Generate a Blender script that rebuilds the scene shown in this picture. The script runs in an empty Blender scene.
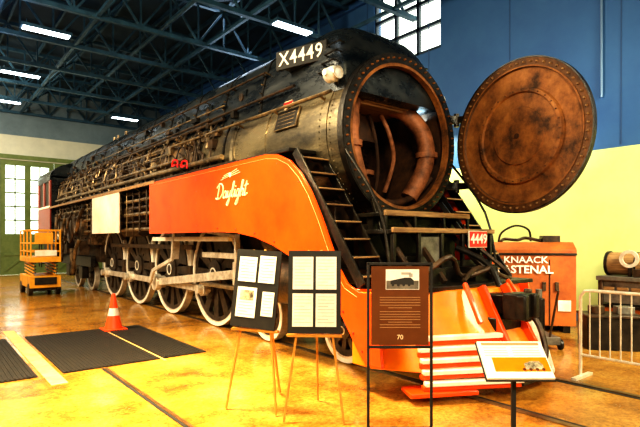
import bpy, bmesh, math, random
from math import pi, sin, cos, radians
from mathutils import Vector, Matrix
random.seed(7)
S = bpy.context.scene
COL = S.collection

# ------------------------------------------------------------ materials
def mat(name, c1, c2=None, scale=3.0, rough=0.5, metal=0.0, bump=0.0, detail=6, lo=0.35, hi=0.65,
        coat=0.0, emit=None, estr=0.0, stretch=(1,1,1), c3=None, rvar=0.0):
    m = bpy.data.materials.new(name); m.use_nodes = True
    nt = m.node_tree; b = nt.nodes['Principled BSDF']
    b.inputs['Roughness'].default_value = rough
    b.inputs['Metallic'].default_value = metal
    b.inputs['Coat Weight'].default_value = coat
    b.inputs['Base Color'].default_value = (*c1, 1)
    if emit:
        b.inputs['Emission Color'].default_value = (*emit, 1)
        b.inputs['Emission Strength'].default_value = estr
    if c2 or bump:
        tc = nt.nodes.new('ShaderNodeTexCoord'); mp = nt.nodes.new('ShaderNodeMapping')
        mp.inputs['Scale'].default_value = stretch
        nt.links.new(tc.outputs['Object'], mp.inputs['Vector'])
        nz = nt.nodes.new('ShaderNodeTexNoise'); nz.inputs['Scale'].default_value = scale
        nz.inputs['Detail'].default_value = detail; nz.inputs['Roughness'].default_value = 0.7
        nt.links.new(mp.outputs[0], nz.inputs['Vector'])
        if c2:
            r = nt.nodes.new('ShaderNodeValToRGB')
            r.color_ramp.elements[0].position = lo; r.color_ramp.elements[0].color = (*c1, 1)
            r.color_ramp.elements[1].position = hi; r.color_ramp.elements[1].color = (*c2, 1)
            if c3:
                e = r.color_ramp.elements.new((lo+hi)/2); e.color = (*c3, 1)
            nt.links.new(nz.outputs['Fac'], r.inputs['Fac'])
            nt.links.new(r.outputs['Color'], b.inputs['Base Color'])
        if rvar:
            mr = nt.nodes.new('ShaderNodeMapRange')
            mr.inputs['To Min'].default_value = max(0.02, rough-rvar); mr.inputs['To Max'].default_value = min(1, rough+rvar)
            mr.inputs['From Min'].default_value = 0.3; mr.inputs['From Max'].default_value = 0.7
            nt.links.new(nz.outputs['Fac'], mr.inputs['Value']); nt.links.new(mr.outputs[0], b.inputs['Roughness'])
        if bump:
            n2 = nt.nodes.new('ShaderNodeTexNoise'); n2.inputs['Scale'].default_value = scale*4; n2.inputs['Detail'].default_value = 5
            nt.links.new(mp.outputs[0], n2.inputs['Vector'])
            bp = nt.nodes.new('ShaderNodeBump'); bp.inputs['Strength'].default_value = bump; bp.inputs['Distance'].default_value = 0.02
            nt.links.new(n2.outputs['Fac'], bp.inputs['Height']); nt.links.new(bp.outputs[0], b.inputs['Normal'])
    return m

M = {}
M['orange'] = mat('orange_enamel', (0.76,0.055,0.003), (0.88,0.105,0.005), 1.0, 0.27, 0, 0, coat=0.35, lo=.3, hi=.7)
M['amber'] = mat('amber_enamel', (0.98,0.30,0.008), (0.90,0.19,0.006), 2, 0.3, 0, 0.03, coat=0.3)
M['redorange'] = mat('red_enamel', (0.22,0.02,0.006), (0.32,0.035,0.01), 2, 0.3, 0, 0, coat=0.3)
M['black'] = mat('black_iron', (0.006,0.006,0.007), (0.04,0.031,0.022), 5, 0.36, 0.4, 0.3)
M['bluebl'] = mat('blue_black_jacket', (0.006,0.011,0.018), (0.045,0.052,0.055), 2.2, 0.30, 0.4, 0.3, rvar=.15, stretch=(1,.5,1.5))
M['smoke'] = mat('graphite_smokebox', (0.44,0.36,0.22), (0.028,0.024,0.02), 1.5, 0.36, 0.6, 0.5, c3=(0.14,0.115,0.075), stretch=(1,.5,1.4), rvar=.15, detail=9)
M['lag'] = mat('boiler_lagging', (0.36,0.22,0.11), (0.014,0.011,0.009), 3.0, 0.45, 0.5, 0.8, c3=(0.085,0.055,0.03), rvar=.18, detail=9)
M['pipe'] = mat('pipe_steel', (0.46,0.33,0.18), (0.06,0.042,0.028), 4, 0.33, 0.6, 0.2)
M['dpipe'] = mat('dark_pipe', (0.022,0.017,0.013), (0.12,0.072,0.040), 5, 0.42, 0.45, 0.3)
M['wheel'] = mat('wheel_centre_iron', (0.11,0.08,0.055), (0.025,0.019,0.014), 5, 0.4, 0.4, 0.2)
M['rust'] = mat('rusty_door_lining', (0.46,0.20,0.05), (0.055,0.024,0.010), 2.6, 0.68, 0.05, 0.7, c3=(0.27,0.105,0.026), rvar=.1, lo=.34, hi=.66, detail=10)
M['rustd'] = mat('rusty_interior', (0.10,0.042,0.016), (0.018,0.009,0.005), 3, 0.75, 0.05, 0.6)
M['rustk'] = mat('sooty_rim', (0.06,0.028,0.013), (0.20,0.085,0.026), 5, 0.65, 0.1, 0.5)
M['rustp'] = mat('rust_pipe', (0.48,0.20,0.09), (0.13,0.05,0.022), 4, 0.58, 0.1, 0.3)
M['tan'] = mat('weathered_wood', (0.45,0.27,0.11), (0.17,0.09,0.04), 6, 0.6, 0, 0.3, stretch=(.4,4,4))
M['silver'] = mat('polished_rod_steel', (0.92,0.86,0.74), (0.50,0.42,0.31), 5, 0.3, 0.45, 0.05)
M['white'] = mat('white_trim_paint', (0.92,0.89,0.80), (0.74,0.66,0.52), 3, 0.4)
M['primer'] = mat('primer_panel', (0.92,0.88,0.80), (0.85,0.64,0.46), 0.7, 0.35)
M['brass'] = mat('easel_wood', (0.72,0.38,0.07), (0.50,0.24,0.04), 8, 0.4)
M['paper'] = mat('paper', (0.88,0.88,0.83), (0.80,0.79,0.73), 20, 0.7)
M['boardb'] = mat('display_board_black', (0.012,0.012,0.012), (0.022,0.02,0.018), 9, 0.65)
M['text'] = mat('ink', (0.03,0.03,0.03), rough=.7)
M['grytext'] = mat('grey_print', (0.42,0.41,0.38), rough=.8)
M['textw'] = mat('white_lettering', (0.92,0.90,0.84), rough=.5)
M['texts'] = mat('gold_lettering', (1.0,0.84,0.56), rough=.4)
M['pin'] = mat('pinstripe', (0.95,0.45,0.16), rough=.4)
M['browntext'] = mat('tan_print', (0.50,0.30,0.14), rough=.6)
M['brownp'] = mat('brown_panel', (0.13,0.042,0.012), (0.18,0.062,0.018), 2, 0.35)
M['photo'] = mat('printed_photo', (0.8,0.72,0.5), (0.08,0.06,0.04), 14, 0.5)
M['redp'] = mat('red_plate', (0.70,0.012,0.015), rough=.35)
M['rubber'] = mat('ribbed_rubber_mat', (0.008,0.007,0.006), (0.028,0.019,0.011), 14, 0.7, 0, 0.6)
M['cone'] = mat('cone_orange', (0.95,0.10,0.012), rough=.45)
M['toolbox'] = mat('toolbox_paint', (0.34,0.08,0.015), (0.55,0.17,0.03), 2, 0.5, 0.1, 0.15)
M['galv'] = mat('galvanized_tube', (0.88,0.84,0.72), (0.62,0.56,0.44), 8, 0.35, 0.3)
M['yellow'] = mat('lift_yellow', (0.90,0.42,0.02), (0.62,0.28,0.015), 3, 0.45)
M['fix'] = mat('lamp_diffuser', (1,1,1), emit=(0.82,0.94,1.0), estr=7)
M['truss'] = mat('truss_steel', (0.04,0.11,0.17), (0.02,0.055,0.09), 3, 0.5, 0.3)
M['roof'] = mat('roof_deck', (0.016,0.045,0.08), (0.010,0.028,0.052), 1, 0.7)
M['grn'] = mat('door_green', (0.16,0.20,0.06), (0.10,0.14,0.035), 2, 0.5)
M['frame'] = mat('window_frame', (0.02,0.035,0.06), rough=.4)
M['conduit'] = mat('conduit_grey', (0.16,0.26,0.42), rough=.4, metal=.3)
M['toolgrey'] = mat('tool_grey', (0.25,0.23,0.19), (0.08,0.07,0.06), 5, .45, .3)
M['toolblue'] = mat('tool_blue', (0.03,0.10,0.25), rough=.4)
M['seam'] = mat('panel_seam', (0.03,0.08,0.20), rough=.6)
M['steelrail'] = mat('rail_steel', (0.16,0.09,0.04), (0.35,0.22,0.10), 5, 0.35, 0.7)
M['stripe'] = mat('floor_stripe', (0.80,0.56,0.24), (0.60,0.34,0.11), 6, 0.5)
M['glass'] = mat('window_glass', (0.9,0.95,1.0), rough=.05)
_g = M['glass'].node_tree.nodes['Principled BSDF']; _g.inputs['Alpha'].default_value = 0.12
M['lens'] = mat('lamp_lens', (0.88,0.90,0.86), (0.62,0.64,0.62), 8, 0.25)

def floor_mat():
    m = bpy.data.materials.new('sealed_concrete'); m.use_nodes = True; nt = m.node_tree; b = nt.nodes['Principled BSDF']
    tc = nt.nodes.new('ShaderNodeTexCoord')
    n1 = nt.nodes.new('ShaderNodeTexNoise'); n1.inputs['Scale'].default_value = 0.9; n1.inputs['Detail'].default_value = 12; n1.inputs['Roughness'].default_value = .72
    n2 = nt.nodes.new('ShaderNodeTexNoise'); n2.inputs['Scale'].default_value = 22; n2.inputs['Detail'].default_value = 8; n2.inputs['Roughness'].default_value=.8
    nt.links.new(tc.outputs['Object'], n1.inputs['Vector']); nt.links.new(tc.outputs['Object'], n2.inputs['Vector'])
    r1 = nt.nodes.new('ShaderNodeValToRGB'); e = r1.color_ramp.elements
    e[0].position = .34; e[0].color = (0.17,0.06,0.010,1); e[1].position = .66; e[1].color = (0.72,0.42,0.10,1)
    x = r1.color_ramp.elements.new(.49); x.color = (0.50,0.235,0.038,1)
    r2 = nt.nodes.new('ShaderNodeValToRGB'); e = r2.color_ramp.elements
    e[0].position = .38; e[0].color = (0.42,0.34,0.25,1); e[1].position = .56; e[1].color = (1,1,1,1)
    mx = nt.nodes.new('ShaderNodeMix'); mx.data_type = 'RGBA'; mx.blend_type = 'MULTIPLY'; mx.inputs[0].default_value = .75
    nt.links.new(n1.outputs['Fac'], r1.inputs[0]); nt.links.new(n2.outputs['Fac'], r2.inputs[0])
    nt.links.new(r1.outputs[0], mx.inputs[6]); nt.links.new(r2.outputs[0], mx.inputs[7]); nt.links.new(mx.outputs[2], b.inputs['Base Color'])
    mr = nt.nodes.new('ShaderNodeMapRange'); mr.inputs['To Min'].default_value = .30; mr.inputs['To Max'].default_value = .10
    mr.inputs['From Min'].default_value=.35; mr.inputs['From Max'].default_value=.65
    nt.links.new(n1.outputs['Fac'], mr.inputs['Value']); nt.links.new(mr.outputs[0], b.inputs['Roughness'])
    bp = nt.nodes.new('ShaderNodeBump'); bp.inputs['Strength'].default_value = .05; nt.links.new(n2.outputs['Fac'], bp.inputs['Height']); nt.links.new(bp.outputs[0], b.inputs['Normal'])
    return m
M['floor'] = floor_mat()
M['wallb'] = mat('blue_wall_panel', (0.030,0.105,0.27), (0.042,0.135,0.31), 0.5, 0.6, 0, 0.05)
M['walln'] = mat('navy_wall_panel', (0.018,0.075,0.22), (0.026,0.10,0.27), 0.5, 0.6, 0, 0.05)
M['wally'] = mat('cream_green_wall', (0.56,0.66,0.27), (0.66,0.73,0.34), 0.8, 0.6, 0, 0.08)
M['wallc'] = mat('cream_block_wall', (0.50,0.50,0.40), (0.60,0.59,0.46), 1, 0.7, 0, 0.1)
M['wallg'] = mat('dark_siding', (0.12,0.17,0.20), (0.17,0.23,0.26), 1, 0.6)

# ------------------------------------------------------------ mesh builder
def basis(ax):
    ax = Vector(ax).normalized()
    t = Vector((0,0,1)) if abs(ax.z) < .9 else Vector((1,0,0))
    u = ax.cross(t).normalized(); v = ax.cross(u).normalized()
    return ax, u, v

class MB:
    def __init__(s, name, parent=None, mats=('black',), loc=(0,0,0), rotz=0, bevel=0):
        s.n=name; s.p=parent; s.m=list(mats); s.v=[]; s.f=[]; s.i=[]; s.loc=loc; s.rz=rotz; s.bev=bevel
    def k(s, m):
        if m is None: return 0
        if m not in s.m: s.m.append(m)
        return s.m.index(m)
    def add(s, vs, fs, m=None):
        o=len(s.v); s.v += [tuple(x) for x in vs]; mi=s.k(m)
        for f in fs: s.f.append(tuple(o+a for a in f)); s.i.append(mi)
    def box(s, c, sz, m=None, R=None):
        c=Vector(c); h=Vector(sz)/2; vs=[]
        for x in (-1,1):
            for y in (-1,1):
                for z in (-1,1):
                    p=Vector((x*h.x,y*h.y,z*h.z))
                    if R: p=R@p
                    vs.append(c+p)
        s.add(vs,[(0,1,3,2),(4,6,7,5),(0,4,5,1),(2,3,7,6),(0,2,6,4),(1,5,7,3)],m)
    def cyl(s,p1,p2,r1,r2=None,n=16,m=None,caps=True):
        p1=Vector(p1);p2=Vector(p2); r2=r1 if r2 is None else r2
        ax,u,v=basis(p2-p1); vs=[]
        for p,r in((p1,r1),(p2,r2)):
            for i in range(n):
                a=2*pi*i/n; vs.append(p+u*cos(a)*r+v*sin(a)*r)
        fs=[(i,(i+1)%n,n+(i+1)%n,n+i) for i in range(n)]
        if caps: fs+=[tuple(range(n))[::-1],tuple(range(n,2*n))]
        s.add(vs,fs,m)
    def beam(s,p1,p2,w,h,m=None):
        p1=Vector(p1);p2=Vector(p2); d=p2-p1; L=d.length; y=d.normalized()
        t=Vector((0,0,1)) if abs(y.z)<.95 else Vector((1,0,0))
        x=y.cross(t).normalized(); z=x.cross(y).normalized()
        R=Matrix((x,y,z)).transposed()
        s.box((p1+p2)/2,(w,L,h),m,R)
    def tube(s,pts,r,n=8,m=None,sub=4):
        P=[Vector(p) for p in pts]
        if sub>1 and len(P)>2:
            Q=[]
            for i in range(len(P)-1):
                a=P[max(i-1,0)];b=P[i];c=P[i+1];d=P[min(i+2,len(P)-1)]
                for j in range(sub):
                    t=j/sub
                    Q.append(0.5*((2*b)+(c-a)*t+(2*a-5*b+4*c-d)*t*t+(3*b-a-3*c+d)*t**3))
            Q.append(P[-1]); P=Q
        vs=[];u=None
        for i,p in enumerate(P):
            t=(P[min(i+1,len(P)-1)]-P[max(i-1,0)]).normalized()
            if u is None: _,u,_=basis(t)
            u=(u-t*u.dot(t)).normalized(); w=t.cross(u)
            for j in range(n):
                a=2*pi*j/n; vs.append(p+u*cos(a)*r+w*sin(a)*r)
        fs=[]
        for i in range(len(P)-1):
            for j in range(n): fs.append((i*n+j,i*n+(j+1)%n,(i+1)*n+(j+1)%n,(i+1)*n+j))
        fs+=[tuple(range(n))[::-1],tuple(range((len(P)-1)*n,len(P)*n))]
        s.add(vs,fs,m)
    def lathe(s,prof,o,ax,n=64,m=None,closed=False,a0=0,a1=2*pi):
        o=Vector(o); ax,u,v=basis(ax); vs=[]; full=abs(a1-a0-2*pi)<1e-6; nn=n if full else n+1
        for r,h in prof:
            for i in range(nn):
                a=a0+(a1-a0)*i/n; vs.append(o+ax*h+u*cos(a)*r+v*sin(a)*r)
        fs=[]; K=len(prof)
        for k in range(K if closed else K-1):
            k2=(k+1)%K
            for i in range(n):
                j=(i+1)%nn; fs.append((k*nn+i,k*nn+j,k2*nn+j,k2*nn+i))
        s.add(vs,fs,m)
    def prism(s,poly,fn,t0,t1,m=None):
        n=len(poly); vs=[fn(a,b,t0) for a,b in poly]+[fn(a,b,t1) for a,b in poly]
        fs=[tuple(range(n)),tuple(range(n,2*n))[::-1]]+[(i,n+i,n+(i+1)%n,(i+1)%n) for i in range(n)]
        s.add(vs,fs,m)
    def loft(s,secs,m=None,caps=True,closed=True):
        n=len(secs[0]); vs=[p for q in secs for p in q]; fs=[]
        for k in range(len(secs)-1):
            for i in range(n if closed else n-1): fs.append((k*n+i,k*n+(i+1)%n,(k+1)*n+(i+1)%n,(k+1)*n+i))
        if caps: fs+=[tuple(range(n))[::-1],tuple(range((len(secs)-1)*n,len(secs)*n))]
        s.add(vs,fs,m)
    def studs(s,o,ax,R,n,r,h,m=None,a0=0):
        o=Vector(o);ax,u,v=basis(ax)
        for i in range(n):
            a=a0+2*pi*i/n; p=o+u*cos(a)*R+v*sin(a)*R
            s.cyl(p,p+ax*h,r,r*.7,6,m)
    def radial(s,o,R,n,r,h,m=None):
        for i in range(n):
            a=2*pi*i/n; d=Vector((cos(a),0,sin(a))); p=Vector(o)+d*R; s.cyl(p-d*.005,p+d*h,r,r*.6,6,m)
    def done(s,smooth=True):
        me=bpy.data.meshes.new(s.n); me.from_pydata(s.v,[],s.f)
        for a in s.m: me.materials.append(M[a])
        me.polygons.foreach_set('material_index',s.i)
        me.update()
        bm=bmesh.new(); bm.from_mesh(me); bmesh.ops.recalc_face_normals(bm,faces=bm.faces); bm.to_mesh(me); bm.free()
        me.polygons.foreach_set('use_smooth',[smooth]*len(me.polygons))
        if smooth: me.set_sharp_from_angle(angle=radians(38))
        ob=bpy.data.objects.new(s.n,me); COL.objects.link(ob)
        ob.location=s.loc; ob.rotation_euler=(0,0,s.rz)
        if s.p: ob.parent=s.p
        if s.bev:
            b=ob.modifiers.new('bevel','BEVEL'); b.width=s.bev; b.segments=2; b.limit_method='ANGLE'; b.angle_limit=radians(50)
        return ob

def empty(name, loc=(0,0,0), rz=0):
    e=bpy.data.objects.new(name,None); e.location=loc; e.rotation_euler=(0,0,rz); e.empty_display_size=.3
    COL.objects.link(e); return e

R_NEGX=Matrix(((0,0,-1),(-1,0,0),(0,1,0)))
R_NEGY=Matrix(((1,0,0),(0,0,-1),(0,1,0)))
def text(name,body,parent,loc,R,size,m,ext=.003,shear=0,align='CENTER',sx=1,space=1,off=0):
    c=bpy.data.curves.new(name,'FONT'); c.body=body; c.size=size; c.extrude=ext; c.shear=shear; c.align_x=align; c.align_y='CENTER'; c.space_character=space
    c.resolution_u=3; c.offset=off
    o=bpy.data.objects.new(name+'_tmp',c); COL.objects.link(o)
    dg=bpy.context.evaluated_depsgraph_get(); me=bpy.data.meshes.new_from_object(o.evaluated_get(dg))
    COL.objects.unlink(o); bpy.data.objects.remove(o)
    me.materials.clear(); me.materials.append(M[m])
    ob=bpy.data.objects.new(name,me); COL.objects.link(ob)
    ob.matrix_local=Matrix.Translation(loc)@R.to_4x4()@Matrix.Diagonal((sx,1,1,1))
    if parent: ob.parent=parent
    return ob

# ------------------------------------------------------------ room shell
XW=5.5; YB=23.5; XL=-15; YF=-11; ZR=9.3
WY0,WY1=3.6,6.1
b=MB('floor',mats=('floor',)); b.box(((XW+XL)/2,(YB+YF)/2,-.1),(XW-XL,YB-YF,.2)); b.done(False)
b=MB('ceiling',mats=('roof',)); b.box(((XW+XL)/2,(YB+YF)/2,ZR+.1),(XW-XL+.6,YB-YF+.6,.2)); b.done(False)
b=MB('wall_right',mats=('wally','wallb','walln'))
for z0,z1,mm in((0,3.55,'wally'),(3.55,6.85,'wallb')):
    b.box((XW+.15,(YF+YB)/2,(z0+z1)/2),(.3,YB-YF,z1-z0),mm)
b.box((XW+.15,(YF+WY0)/2,8.075),(.3,WY0-YF,2.45),'wallb')
b.box((XW+.15,(YB+WY1)/2,8.075),(.3,YB-WY1,2.45),'wallb')
b.box((XW+.15,(WY0+WY1)/2,9.2),(.3,WY1-WY0,.2),'wallb')
b.done(False)
b=MB('trim_1',mats=('seam',))
y=YF+.6
while y<YB:
    b.box((XW-.006,y,6.4),(.010,.02,5.6)); y+=2.4
b.done(False)
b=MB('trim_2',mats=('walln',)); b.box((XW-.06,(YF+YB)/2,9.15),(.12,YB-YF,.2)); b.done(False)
b=MB('window_1',mats=('frame','glass'))
n=3
for i in range(n+1): b.box((XW+.1,WY0+i*(WY1-WY0)/n,8.0),(.1,.09,2.3),'frame')
for z in (6.9,7.6,8.3,9.05): b.box((XW+.1,(WY0+WY1)/2,z),(.1,WY1-WY0,.09),'frame')
b.box((XW+.12,(WY0+WY1)/2,8.0),(.01,WY1-WY0-.02,2.2),'glass'); b.done(False)
b=MB('wall_back',mats=('wallc','wallg'))
for x0,x1 in((XL,-2.35),(2.35,XW)): b.box(((x0+x1)/2,YB+.15,2.8),(x1-x0,.3,5.6),'wallc')
b.box(((XL+XW)/2,YB+.15,6.2),(XW-XL,.3,1.2),'wallc')
b.box(((XL+XW)/2,YB+.15,8.05),(XW-XL,.3,2.5),'wallg'); b.done(False)
b=MB('wall_left',mats=('wallc','wallg')); b.box((XL-.15,(YF+YB)/2,2.5),(.3,YB-YF,5)); b.box((XL-.15,(YF+YB)/2,7.15),(.3,YB-YF,4.3),'wallg'); b.done(False)
b=MB('wall_front',mats=('wallc','wallg')); b.box(((XL+XW)/2,YF-.15,2.5),(XW-XL,.3,5)); b.box(((XL+XW)/2,YF-.15,7.15),(XW-XL,.3,4.3),'wallg'); b.done(False)
b=MB('baseboard_right',mats=('conduit',)); b.box((XW-.02,(YF+YB)/2,.1),(.04,YB-YF,.2)); b.done(False)
for di,(x0,x1) in enumerate(((-2.35,0),(0,2.35))):
    b=MB('door_%d'%(di+1),mats=('grn','glass'),bevel=.01)
    xm=(x0+x1)/2
    b.box((xm,YB+.1,1.0),(x1-x0-.02,.1,2.0)); b.box((xm,YB+.1,5.47),(x1-x0-.02,.1,.25))
    for xx in(x0+.12,xm,x1-.12): b.box((xx,YB+.1,3.68),(.22 if xx!=xm else .26,.1,3.36))
    for s0 in(x0+.23,xm+.13):
        s1=s0+(x1-x0)/2-.36
        for j in range(1,5): b.box(((s0+s1)/2,YB+.1,2+j*.67),(s1-s0,.06,.07))
        b.box((s0+(s1-s0)/2,YB+.1,3.67),(.06,.06,3.36))
    b.box((xm,YB+.04,1.0),(x1-x0-.3,.05,.12)); b.beam((x0+.2,YB+.04,.2),(x1-.2,YB+.04,1.85),.05,.1)
    b.box((xm,YB+.1,3.67),(x1-x0-.2,.008,3.36),'glass')
    b.done(False)
b=MB('trim_3',mats=('grn',)); b.box((0,YB-.02,5.75),(4.9,.08,.2)); b.done(False)

# roof trusses
b=MB('roof_truss_frame',mats=('truss',))
zt,zb=9.15,7.9
y=-9
ty=[]
while y<YB: ty.append(y); y+=2.7
for y in ty:
    b.box(((XL+XW)/2,y,zt),(XW-XL,.14,.12)); b.box(((XL+XW)/2,y,zb),(XW-XL,.14,.12))
    x=XL+.3; up=False
    while x<XW-.9:
        b.beam((x,y,zt if up else zb),(x+.9,y,zb if up else zt),.06,.06); b.box((x,y,(zt+zb)/2),(.05,.05,zt-zb)); x+=.9; up=not up
x=XL+1.2
while x<XW:
    b.box((x,(YF+YB)/2,zt+.05),(.07,YB-YF,.14)); x+=1.35
for x in(-11,-5.5,-1.5,1.8,4.6):
    b.box((x,(YF+YB)/2,zb+.02),(.09,YB-YF,.09))
for i in range(len(ty)-1):
    for x in(-11,-5.5,-1.5,1.8):
        b.beam((x,ty[i],zb),(x+1.2,ty[i+1],zt),.05,.05); b.beam((x+1.2,ty[i],zt),(x,ty[i+1],zb),.05,.05)
b.cyl((-3.6,YF+.1,8.3),(-3.6,YB-.1,8.3),.09,n=10); b.cyl((.6,YF+.1,8.35),(.6,YB-.1,8.35),.07,n=10)
b.done(False)
for x,y in((-2.5,11.4),(-2.5,16.1),(-2.5,20.6),(2.9,6.75),(2.6,20.6),(-7.5,6.75),(-7.5,2.2),(-2.5,2.2),(-7.5,-3)):
    e=empty('ceiling_light',(x,y,7.7))
    b=MB('housing',e,('truss','fix'),bevel=.01); b.box((0,0,.05),(1.30,.36,.09)); b.box((0,0,-.005),(1.20,.28,.03),'fix')
    b.cyl((-.5,0,.09),(-.5,0,.26),.012,n=6); b.cyl((.5,0,.09),(.5,0,.26),.012,n=6); b.done(False)

# track + floor markings
e=empty('railway_track')
for sx in(-.72,.72):
    b=MB('rail',e,('steelrail',)); b.box((sx,(YF+YB)/2,.006),(.07,YB-YF-.2,.012)); b.box((sx+(.07 if sx<0 else -.07),(YF+YB)/2,.002),(.05,YB-YF-.2,.004),'boardb'); b.done(False)
e=empty('pit_edge_rail'); b=MB('strip',e,('boardb','steelrail')); b.box((-3.47,-4.4,.003),(.035,13.1,.006)); b.box((-3.43,-4.4,.004),(.03,13.1,.008),'steelrail'); b.done(False)
e=empty('rubber_floor_mat')
b=MB('mats',e,('rubber',))
for x0,x1 in((-3.93,-2.68),(-2.62,-1.97),(-6.6,-4.22)):
    b.box(((x0+x1)/2,3.7,.008),(x1-x0,3.0,.016))
    k=x0+.04
    while k<x1-.02: b.box((k,3.7,.019),(.022,2.96,.008)); k+=.05
b.done(False)
b=MB('floor_stripe_line',mats=('stripe',)); b.box((-4.07,3.9,.004),(.18,4.4,.008)); b.box((-2.65,3.7,.004),(.03,3.3,.008)); b.done(False)

# ------------------------------------------------------------ LOCOMOTIVE
L=empty('steam_locomotive')
ZC=3.16; R0=1.13
YA=(0,1,0)
b=MB('smokebox',L,('smoke','black','rustd','rust','tan'))
b.lathe([(1.0,0.0),(1.16,0.0),(1.16,.07),(R0,.09),(R0,2.9),(R0+.05,2.92),(R0+.05,3.1)],(0,0,ZC),YA,96,'smoke')
b.lathe([(1.15,-.012),(1.165,-.012),(1.165,.09),(1.15,.09)],(0,0,ZC),YA,96,'black',closed=True)
b.lathe([(1.0,0.0),(1.0,.1),(1.07,.12),(1.07,1.7),(0.001,1.7)],(0,0,ZC),YA,72,'rustd')
b.lathe([(1.03,-.02),(1.15,-.02),(1.15,-.001),(1.03,-.001)],(0,0,ZC),YA,96,'black',closed=True)
b.lathe([(.985,-.012),(1.03,-.012),(1.03,.0),(.985,.08)],(0,0,ZC),YA,96,'rust',closed=True)
b.studs((0,-.02,ZC),(0,-1,0),1.095,60,.016,.03,'rust')
for yy in(.28,.5,1.9,2.75): b.radial((0,yy,ZC),R0,84,.015,.012,'smoke')
for yy in(.39,1.9,2.9): b.lathe([(R0,-.05),(R0+.012,-.05),(R0+.012,.05),(R0,.05)],(0,yy,ZC),YA,96,'smoke')
b.done()
b=MB('smokebox_interior_piping',L,('rustp','rustd','tan','black'))
for sx in(-1,1):
    b.tube([(sx*.38,.62,ZC+.62),(sx*.58,.45,ZC+.5),(sx*.76,.3,ZC+.22),(sx*.80,.24,ZC-.12),(sx*.70,.25,ZC-.45),(sx*.48,.32,ZC-.82)],.13,18,'rustp',6)
    b.lathe([(.13,-.04),(.17,-.04),(.17,.04),(.13,.04)],(sx*.80,.24,ZC-.15),(0,0,1),20,'rustp',closed=True)
    b.tube([(sx*.25,.7,ZC+.5),(sx*.34,.6,ZC+.2),(sx*.5,.65,ZC-.2),(sx*.45,.8,ZC-.7)],.035,8,'rustp')
    b.tube([(sx*.1,.8,ZC+.5),(sx*.2,.75,ZC+.1),(sx*.3,.8,ZC-.4),(sx*.3,.9,ZC-.8)],.03,8,'rustd')
b.tube([(-.85,.2,ZC-.5),(-.5,.25,ZC-.8),(0,.25,ZC-.92),(.5,.25,ZC-.8),(.85,.2,ZC-.5)],.05,10,'rustd')
b.box((.05,.75,ZC+.64),(1.0,.7,.30),'tan'); b.box((.05,.38,ZC+.64),(.95,.06,.24),'tan')
for i in range(8): b.cyl((-.4+i*.125,.35,ZC+.70),(-.4+i*.125,.31,ZC+.70),.028,n=8,m='rustd'); b.cyl((-.4+i*.125,.35,ZC+.58),(-.4+i*.125,.31,ZC+.58),.028,n=8,m='rustd')
b.cyl((0,1.0,ZC-1.0),(0,1.0,ZC-.45),.32,.22,20,'rustd'); b.cyl((0,1.0,ZC-.45),(0,1.0,ZC-.38),.3,n=20,m='rustp')
b.cyl((0,1.1,ZC+.05),(0,1.1,ZC+.5),.40,.26,24,'rustd')
for i in range(-7,8):
    for j in range(-5,5):
        x,z=i*.13+(j%2)*.065,j*.12-.1
        if x*x+z*z<.85: b.lathe([(.03,0),(.045,0),(.045,-.03),(.03,-.03)],(x,1.7,ZC+z),YA,8,'rustd',closed=True)
b.done()
hx=1.22; ang=radians(84)
ev=Vector((-cos(ang),-sin(ang),0)); nv=Vector((-sin(ang),cos(ang),0))
DC=Vector((hx,-.05,ZC-.03))+ev*1.09
b=MB('smokebox_door',L,('rust','black','rustd','rustk'))
b.lathe([(0.0,-.12),(.5,-.11),(.82,-.07),(1.0,-.0),(1.05,.0),(1.05,.05)],DC,nv,96,'black')
b.lathe([(1.05,.05),(.93,.05),(.915,.02)],DC,nv,96,'rustk')
b.lathe([(.915,.02),(.66,.0),(.645,.05),(.60,.05),(.585,.02),(.40,.03),(.39,.05),(0.0,.055)],DC,nv,96,'rust')
b.lathe([(.935,.045),(.945,.06),(.925,.06)],DC,nv,96,'rust',closed=True)
b.lathe([(1.045,-.01),(1.062,-.01),(1.062,.058),(1.045,.058)],DC,nv,96,'black',closed=True)
b.studs(DC+nv*.05,nv,.99,60,.016,.025,'tan')
b.studs(DC+nv*.05,nv,.622,30,.011,.015,'rustk')
b.cyl(DC+nv*.05,DC+nv*.07,.035,n=12,m='rustd')
for z in(.42,-.62):
    h=Vector((hx+.02,0,ZC+z)); b.cyl(h-Vector((0,0,.1)),h+Vector((0,0,.1)),.045,n=12,m='black')
    b.beam(h,h+ev*.35-nv*.09,.05,.1,'black'); b.beam(h,h+Vector((-.2,.06,0)),.06,.12,'black')
b.done()

b=MB('boiler',L,('lag','smoke','black','pipe'))
b.lathe([(1.16,3.1),(1.17,3.3),(1.17,4.4)],(0,0,ZC),YA,72,'smoke')
b.lathe([(1.175,4.4),(1.18,5.0),(1.24,9.5),(1.28,12),(1.28,16.2)],(0,0,ZC),YA,72,'lag')
y=3.15; k=0
while y<16:
    rr=1.17+max(0,min(1,(y-5)/7))*.11
    b.lathe([(rr,-.03),(rr+.022,-.03),(rr+.022,.03),(rr,.03)],(0,y,ZC),YA,72,'pipe' if k%2 else 'black'); b.radial((0,y,ZC),rr+.02,40,.014,.012,'pipe'); y+=.45+.25*random.random(); k+=1
b.done()
b=MB('firebox',L,('lag','dpipe'),bevel=.03)
b.box((0,13.9,2.35),(2.45,4.6,1.6)); b.box((0,13.9,1.3),(1.9,4.4,.6),'dpipe')
for y in range(0,10):
    for j in range(4):
        for sx in(-1,1): b.cyl((sx*1.22,11.8+y*.46,1.75+j*.35),(sx*1.26,11.8+y*.46,1.75+j*.35),.03,n=6,m='dpipe')
b.done()
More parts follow.
